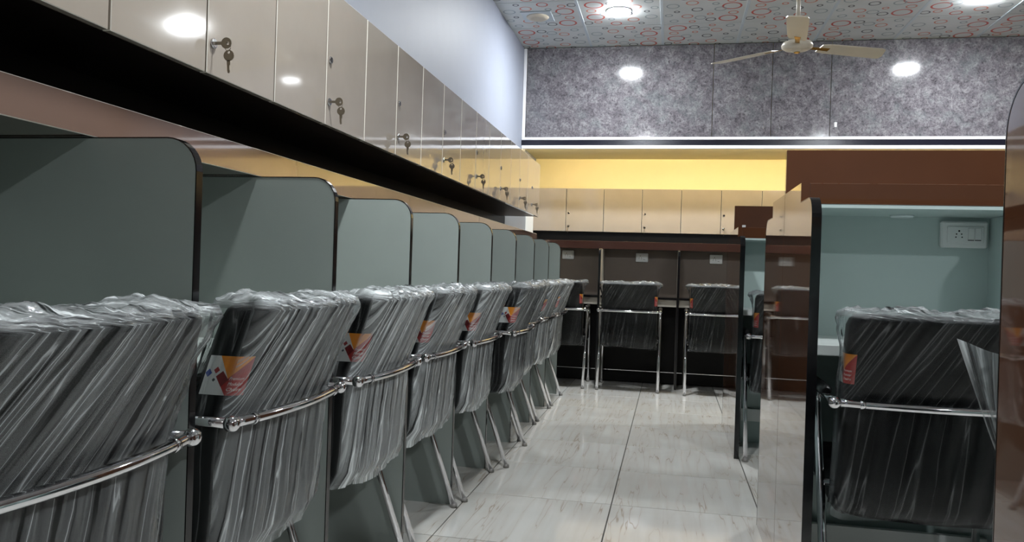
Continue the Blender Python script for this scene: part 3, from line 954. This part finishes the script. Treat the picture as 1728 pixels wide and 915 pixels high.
ZBAR = 0.657
BARW = 0.240
def bar_y(x): return -0.010 - 0.026 * (1 - (x / BARW) ** 2)
mesh_back = backrest_mesh()
mesh_seat = seat_mesh()
covers = [cover_mesh(1, 0.9), cover_mesh(2, 0.40), cover_mesh(3, 0.58), cover_mesh(4, 0.98)] + [cover_mesh(s, 0.04) for s in (5, 6)]
stk = {sx: sticker_mesh(sx) for sx in (-1, 1)}
letr = {sx: lettering_mesh(['Premium', 'Modular', 'Chairs'], sx, *stk[sx][1:]) for sx in (-1, 1)}
mesh_bar = MB().tube([(BARW * t / 10, bar_y(BARW * t / 10), ZBAR) for t in range(-10, 11)], 0.0105, 12).mesh('back_bar', ['chrome'])
def cap_mesh(sx):
    b = MB().sphere((sx * (BARW + 0.008), -0.012, ZBAR), 0.0165, 14)
    return b.mesh('bar_cap', ['chrome'])
mesh_collar = {s: MB().lathe([(0.0125, -0.006), (0.0125, 0.006)], (s * (BARW - 0.055), bar_y(BARW - 0.055), ZBAR), 'x', 12).mesh('bar_collar', ['chrome']) for s in (-1, 1)}
mesh_cap = {s: cap_mesh(s) for s in (-1, 1)}
def arm_mesh(sx):
    x = sx * (BARW + 0.006)
    return MB().tube([(x, -0.012, ZBAR), (x, 0.06, ZBAR), (x, 0.20, ZBAR + 0.004), (x, 0.34, ZBAR + 0.006), (x, 0.385, ZBAR), (x, 0.41, ZBAR - 0.022), (x, 0.418, ZBAR - 0.06)], 0.0105, 12).mesh('arm', ['chrome'])
mesh_arm = {s: arm_mesh(s) for s in (-1, 1)}
mesh_pad = {s: MB().tube([(s * (BARW + 0.006), 0.11, ZBAR + 0.010), (s * (BARW + 0.006), 0.13, ZBAR + 0.012), (s * (BARW + 0.006), 0.33, ZBAR + 0.014), (s * (BARW + 0.006), 0.35, ZBAR + 0.012)], [0.010, 0.017, 0.017, 0.010], 12).mesh('arm_pad', ['pad']) for s in (-1, 1)}
def rear_leg_mesh(sx):
    x = sx * (BARW + 0.006)
    return MB().tube([(x, 0.008, 0.006), (x, 0.115, 0.31), (x, 0.165, 0.44), (x, 0.215, 0.56), (x, 0.232, 0.62), (x, 0.236, ZBAR)], 0.0115, 12).mesh('leg', ['chrome'])
def front_leg_mesh(sx):
    x = sx * (BARW + 0.006)
    return MB().tube([(x, 0.455, 0.006), (x, 0.435, 0.30), (x, 0.422, 0.50), (x, 0.418, ZBAR - 0.06)], 0.0115, 12).mesh('leg', ['chrome'])
mesh_rl = {s: rear_leg_mesh(s) for s in (-1, 1)}
mesh_fl = {s: front_leg_mesh(s) for s in (-1, 1)}
mesh_foot = {}
for s in (-1, 1):
    for nm, y in (('r', 0.006), ('f', 0.455)):
        mesh_foot[(s, nm)] = MB().lathe([(0.0145, 0.0), (0.0145, 0.010), (0.012, 0.018)], (s * (BARW + 0.006), y, 0.0), 'z', 12).mesh('foot_cap', ['rubber'])
mesh_sf = [MB().tube([(-BARW - 0.006, y, z), (BARW + 0.006, y, z)], 0.009, 10).mesh('cross_bar', ['chrome']) for y, z in ((0.155, 0.415), (0.428, 0.375))]

def child(name, data, parent):
    o = bpy.data.objects.new(name, data); COL.objects.link(o); o.parent = parent
    return o
CH_I = [0]
def chair(x, y, rz, label, group, side=-1, cover=None):
    t_ = thing('visitor_chair', label, 'chair', (x, y, 0), group)
    t_.rotation_euler.z = rz
    CH_I[0] += 1
    child('backrest', mesh_back, t_)
    child('seat', mesh_seat, t_)
    cv = child('plastic_cover', covers[cover if cover is not None else CH_I[0] % 4], t_)
    cv['label'] = 'creased clear plastic film over the backrest'
    st = child('sticker', stk[side][0], t_)
    st['label'] = 'red, orange and white printed sticker'
    child('lettering', letr[side], st)
    br = child('back_bar', mesh_bar, t_)
    for s in (-1, 1):
        child('bar_cap', mesh_cap[s], br)
        child('bar_collar', mesh_collar[s], br)
        a = child('arm', mesh_arm[s], t_)
        child('arm_pad', mesh_pad[s], a)
        l = child('leg', mesh_rl[s], t_); child('foot_cap', mesh_foot[(s, 'r')], l)
        l = child('leg', mesh_fl[s], t_); child('foot_cap', mesh_foot[(s, 'f')], l)
    for q in mesh_sf: child('cross_bar', q, t_)
    return t_

GL = 'plastic-wrapped chairs along the left carrels'
lc_x = [-0.82, -0.82, -0.815, -0.82, -0.80, -0.75, -0.80, -0.80, -0.80]
lc_dy = [0.0, 0.02, 0.02, 0.02, 0.0, 0.0, 0.0, 0.0, 0.0]
which = ['nearest the camera', 'second from the camera', 'third from the camera', 'fourth from the camera', 'fifth from the camera',
         'sixth from the camera, pulled out slightly', 'seventh from the camera', 'eighth from the camera', 'last at the far end']
for k in range(9):
    chair(lc_x[k], 0.979 + 0.6014 * k + lc_dy[k], R90, 'black chair under clear plastic in the left row, ' + which[k], GL, -1, [1, 2, 3, 0, 3, 2, 0, 3, 0][k])
GB = 'plastic-wrapped chairs at the back carrels'
chair(-0.93, 6.45, 0, 'black plastic-wrapped chair at the back, leftmost beside the left row', GB, 1, 4)
chair(-0.32, 6.44, 0, 'black plastic-wrapped chair seen squarely from behind in the middle of the back row', GB, 1, 5)
chair(0.385, 6.40, 0, 'black plastic-wrapped chair at the back, partly behind the brown end panel', GB, -1, 4)
chair(0.665, 2.11, 0, 'black chair under clear plastic at the near right carrel', 'chairs at the right carrels', -1, 5)
chair(0.66, 4.255, 0, 'black chair half hidden between the two brown right carrels', 'chairs at the right carrels', -1, 4)
zc = chair(0.74, 1.22, math.pi, 'chair whose clear plastic corner pokes out behind the right edge panel', 'chairs at the right carrels', 1, 4)
def flap_mesh():
    A, B, C_ = Vector((0.312, -0.075, 0.884)), Vector((0.17, -0.062, 0.876)), Vector((0.245, -0.070, 0.69))
    n = 22
    v, f, uv, ly = [], [], [], []
    for i in range(n + 1):
        for j in range(n + 1):
            a, b_ = i / n, j / n
            p = (A * (1 - a) + B * a) * (1 - b_) + (C_ + Vector((-0.06 * a, 0, 0.0))) * b_
            sag = 0.018 * math.sin(a * math.pi) * (1 - b_) 
            p = p + Vector((0.02 * b_ * (1 - b_), 0.016 * math.sin(a * 7 + b_ * 3) * (1 - 0.5 * b_) + 0.006 * math.sin(a * 19), -sag))
            v.append(tuple(p)); uv.append((a * 0.15, b_ * 0.2)); ly.append(2.0)
    for i in range(n):
        for j in range(n):
            q = i * (n + 1) + j
            f.append((q, q + 1, q + n + 2, q + n + 1))
    me = bpy.data.meshes.new('loose_film')
    me.from_pydata(v, [], f); me.materials.append(M['film'])
    lay = me.uv_layers.new(name='fold')
    for lp in me.loops: lay.data[lp.index].uv = uv[lp.vertex_index]
    at = me.attributes.new('layers', 'FLOAT', 'POINT'); at.data.foreach_set('value', np.array(ly, dtype=np.float32))
    me.polygons.foreach_set('use_smooth', [True] * len(f))
    return me
child('loose_film', flap_mesh(), zc)

# ================================================================== CEILING THINGS
for k, (x, y) in enumerate(LIGHT_POS):
    lab = ['round white downlight over the back of the aisle, left of the fan', 'round white downlight at the top right, right of the fan',
           'round downlight over the near left chairs', 'round downlight over the near right carrel', 'round downlight behind the camera on the right'][k]
    t_ = thing('downlight', lab, 'light', (x, y, HC), 'round ceiling downlights')
    MB().lathe([(0.092, -0.004), (0.096, -0.003), (0.096, 0.0)], (x, y, HC), 'z', 28).build('rim', 'trim', t_)
    MB().lathe([(0.060, -0.013), (0.078, -0.011), (0.089, -0.0042)], (x, y, HC), 'z', 28).build('diffuser', 'lamp', t_)

sp = thing('ceiling_speaker', 'round beige ceiling fitting on a square plate near the left wall', 'speaker', (-1.09, 6.08, HC))
MB().cbox(-1.21, -0.97, 5.96, 6.20, HC - 0.006, HC + 0.001, 0.002).build('plate', 'tee', sp)
MB().lathe([(0.02, -0.016), (0.05, -0.022), (0.075, -0.020), (0.088, -0.010), (0.09, -0.0062)], (-1.09, 6.08, HC), 'z', 28).build('grille', 'vent', sp)

# fan
FXc, FYc, FZ = 0.725, 5.1, 2.405
fn = thing('ceiling_fan', 'cream three-blade ceiling fan hanging over the aisle', 'fan', (FXc, FYc, FZ))
MB().lathe([(0.012, -0.036), (0.024, -0.034), (0.030, -0.027), (0.045, -0.026), (0.076, -0.018), (0.092, -0.006), (0.094, 0.008), (0.086, 0.022), (0.06, 0.034), (0.03, 0.040), (0.022, 0.085)], (FXc, FYc, FZ), 'z', 32).build('motor_housing', 'fan', fn)
MB().lathe([(0.014, -0.040), (0.019, -0.0385), (0.019, -0.0345)], (FXc, FYc, FZ), 'z', 20).build('hub_cap', 'brass', fn)
MB().tube([(FXc, FYc, FZ + 0.08), (FXc, FYc, HC - 0.10)], 0.0125, 12).build('rod', 'fan', fn)
MB().lathe([(0.016, -0.135), (0.022, -0.12), (0.042, -0.03), (0.045, 0.0)], (FXc, FYc, HC), 'z', 20).build('canopy', 'fan', fn)
for k in range(3):
    a = math.radians(22 + 120 * k)
    ca_, sa_ = math.cos(a), math.sin(a)
    def bl_pt(r, t, h):
        # blade pitch
        tt, hh = t * math.cos(0.2), h - t * math.sin(0.2)
        return (FXc + r * ca_ - tt * sa_, FYc + r * sa_ + tt * ca_, FZ + 0.002 + hh)
    out_ = [(0.15, -0.045), (0.20, -0.058), (0.40, -0.062), (0.55, -0.064), (0.575, -0.055), (0.60, 0.02), (0.598, 0.052), (0.58, 0.060), (0.40, 0.058), (0.20, 0.054), (0.15, 0.045)]
    b = MB()
    n = len(out_)
    b.add([bl_pt(r, t, 0.003) for r, t in out_] + [bl_pt(r, t, -0.003) for r, t in out_],
          [tuple(range(n)), tuple(reversed(range(n, 2 * n)))] + [(i, i + n, (i + 1) % n + n, (i + 1) % n) for i in range(n)])
    bo = b.build('blade', 'fan', fn)
    q = MB()
    iron = [(0.080, -0.014), (0.15, -0.014), (0.215, -0.018), (0.215, 0.018), (0.15, 0.014), (0.080, 0.014)]
    n = len(iron)
    q.add([bl_pt(r, t, -0.0032) for r, t in iron] + [bl_pt(r, t, -0.006) for r, t in iron],
          [tuple(range(n)), tuple(reversed(range(n, 2 * n)))] + [(i, i + n, (i + 1) % n + n, (i + 1) % n) for i in range(n)])
    q.build('blade_bracket', 'brass', bo)
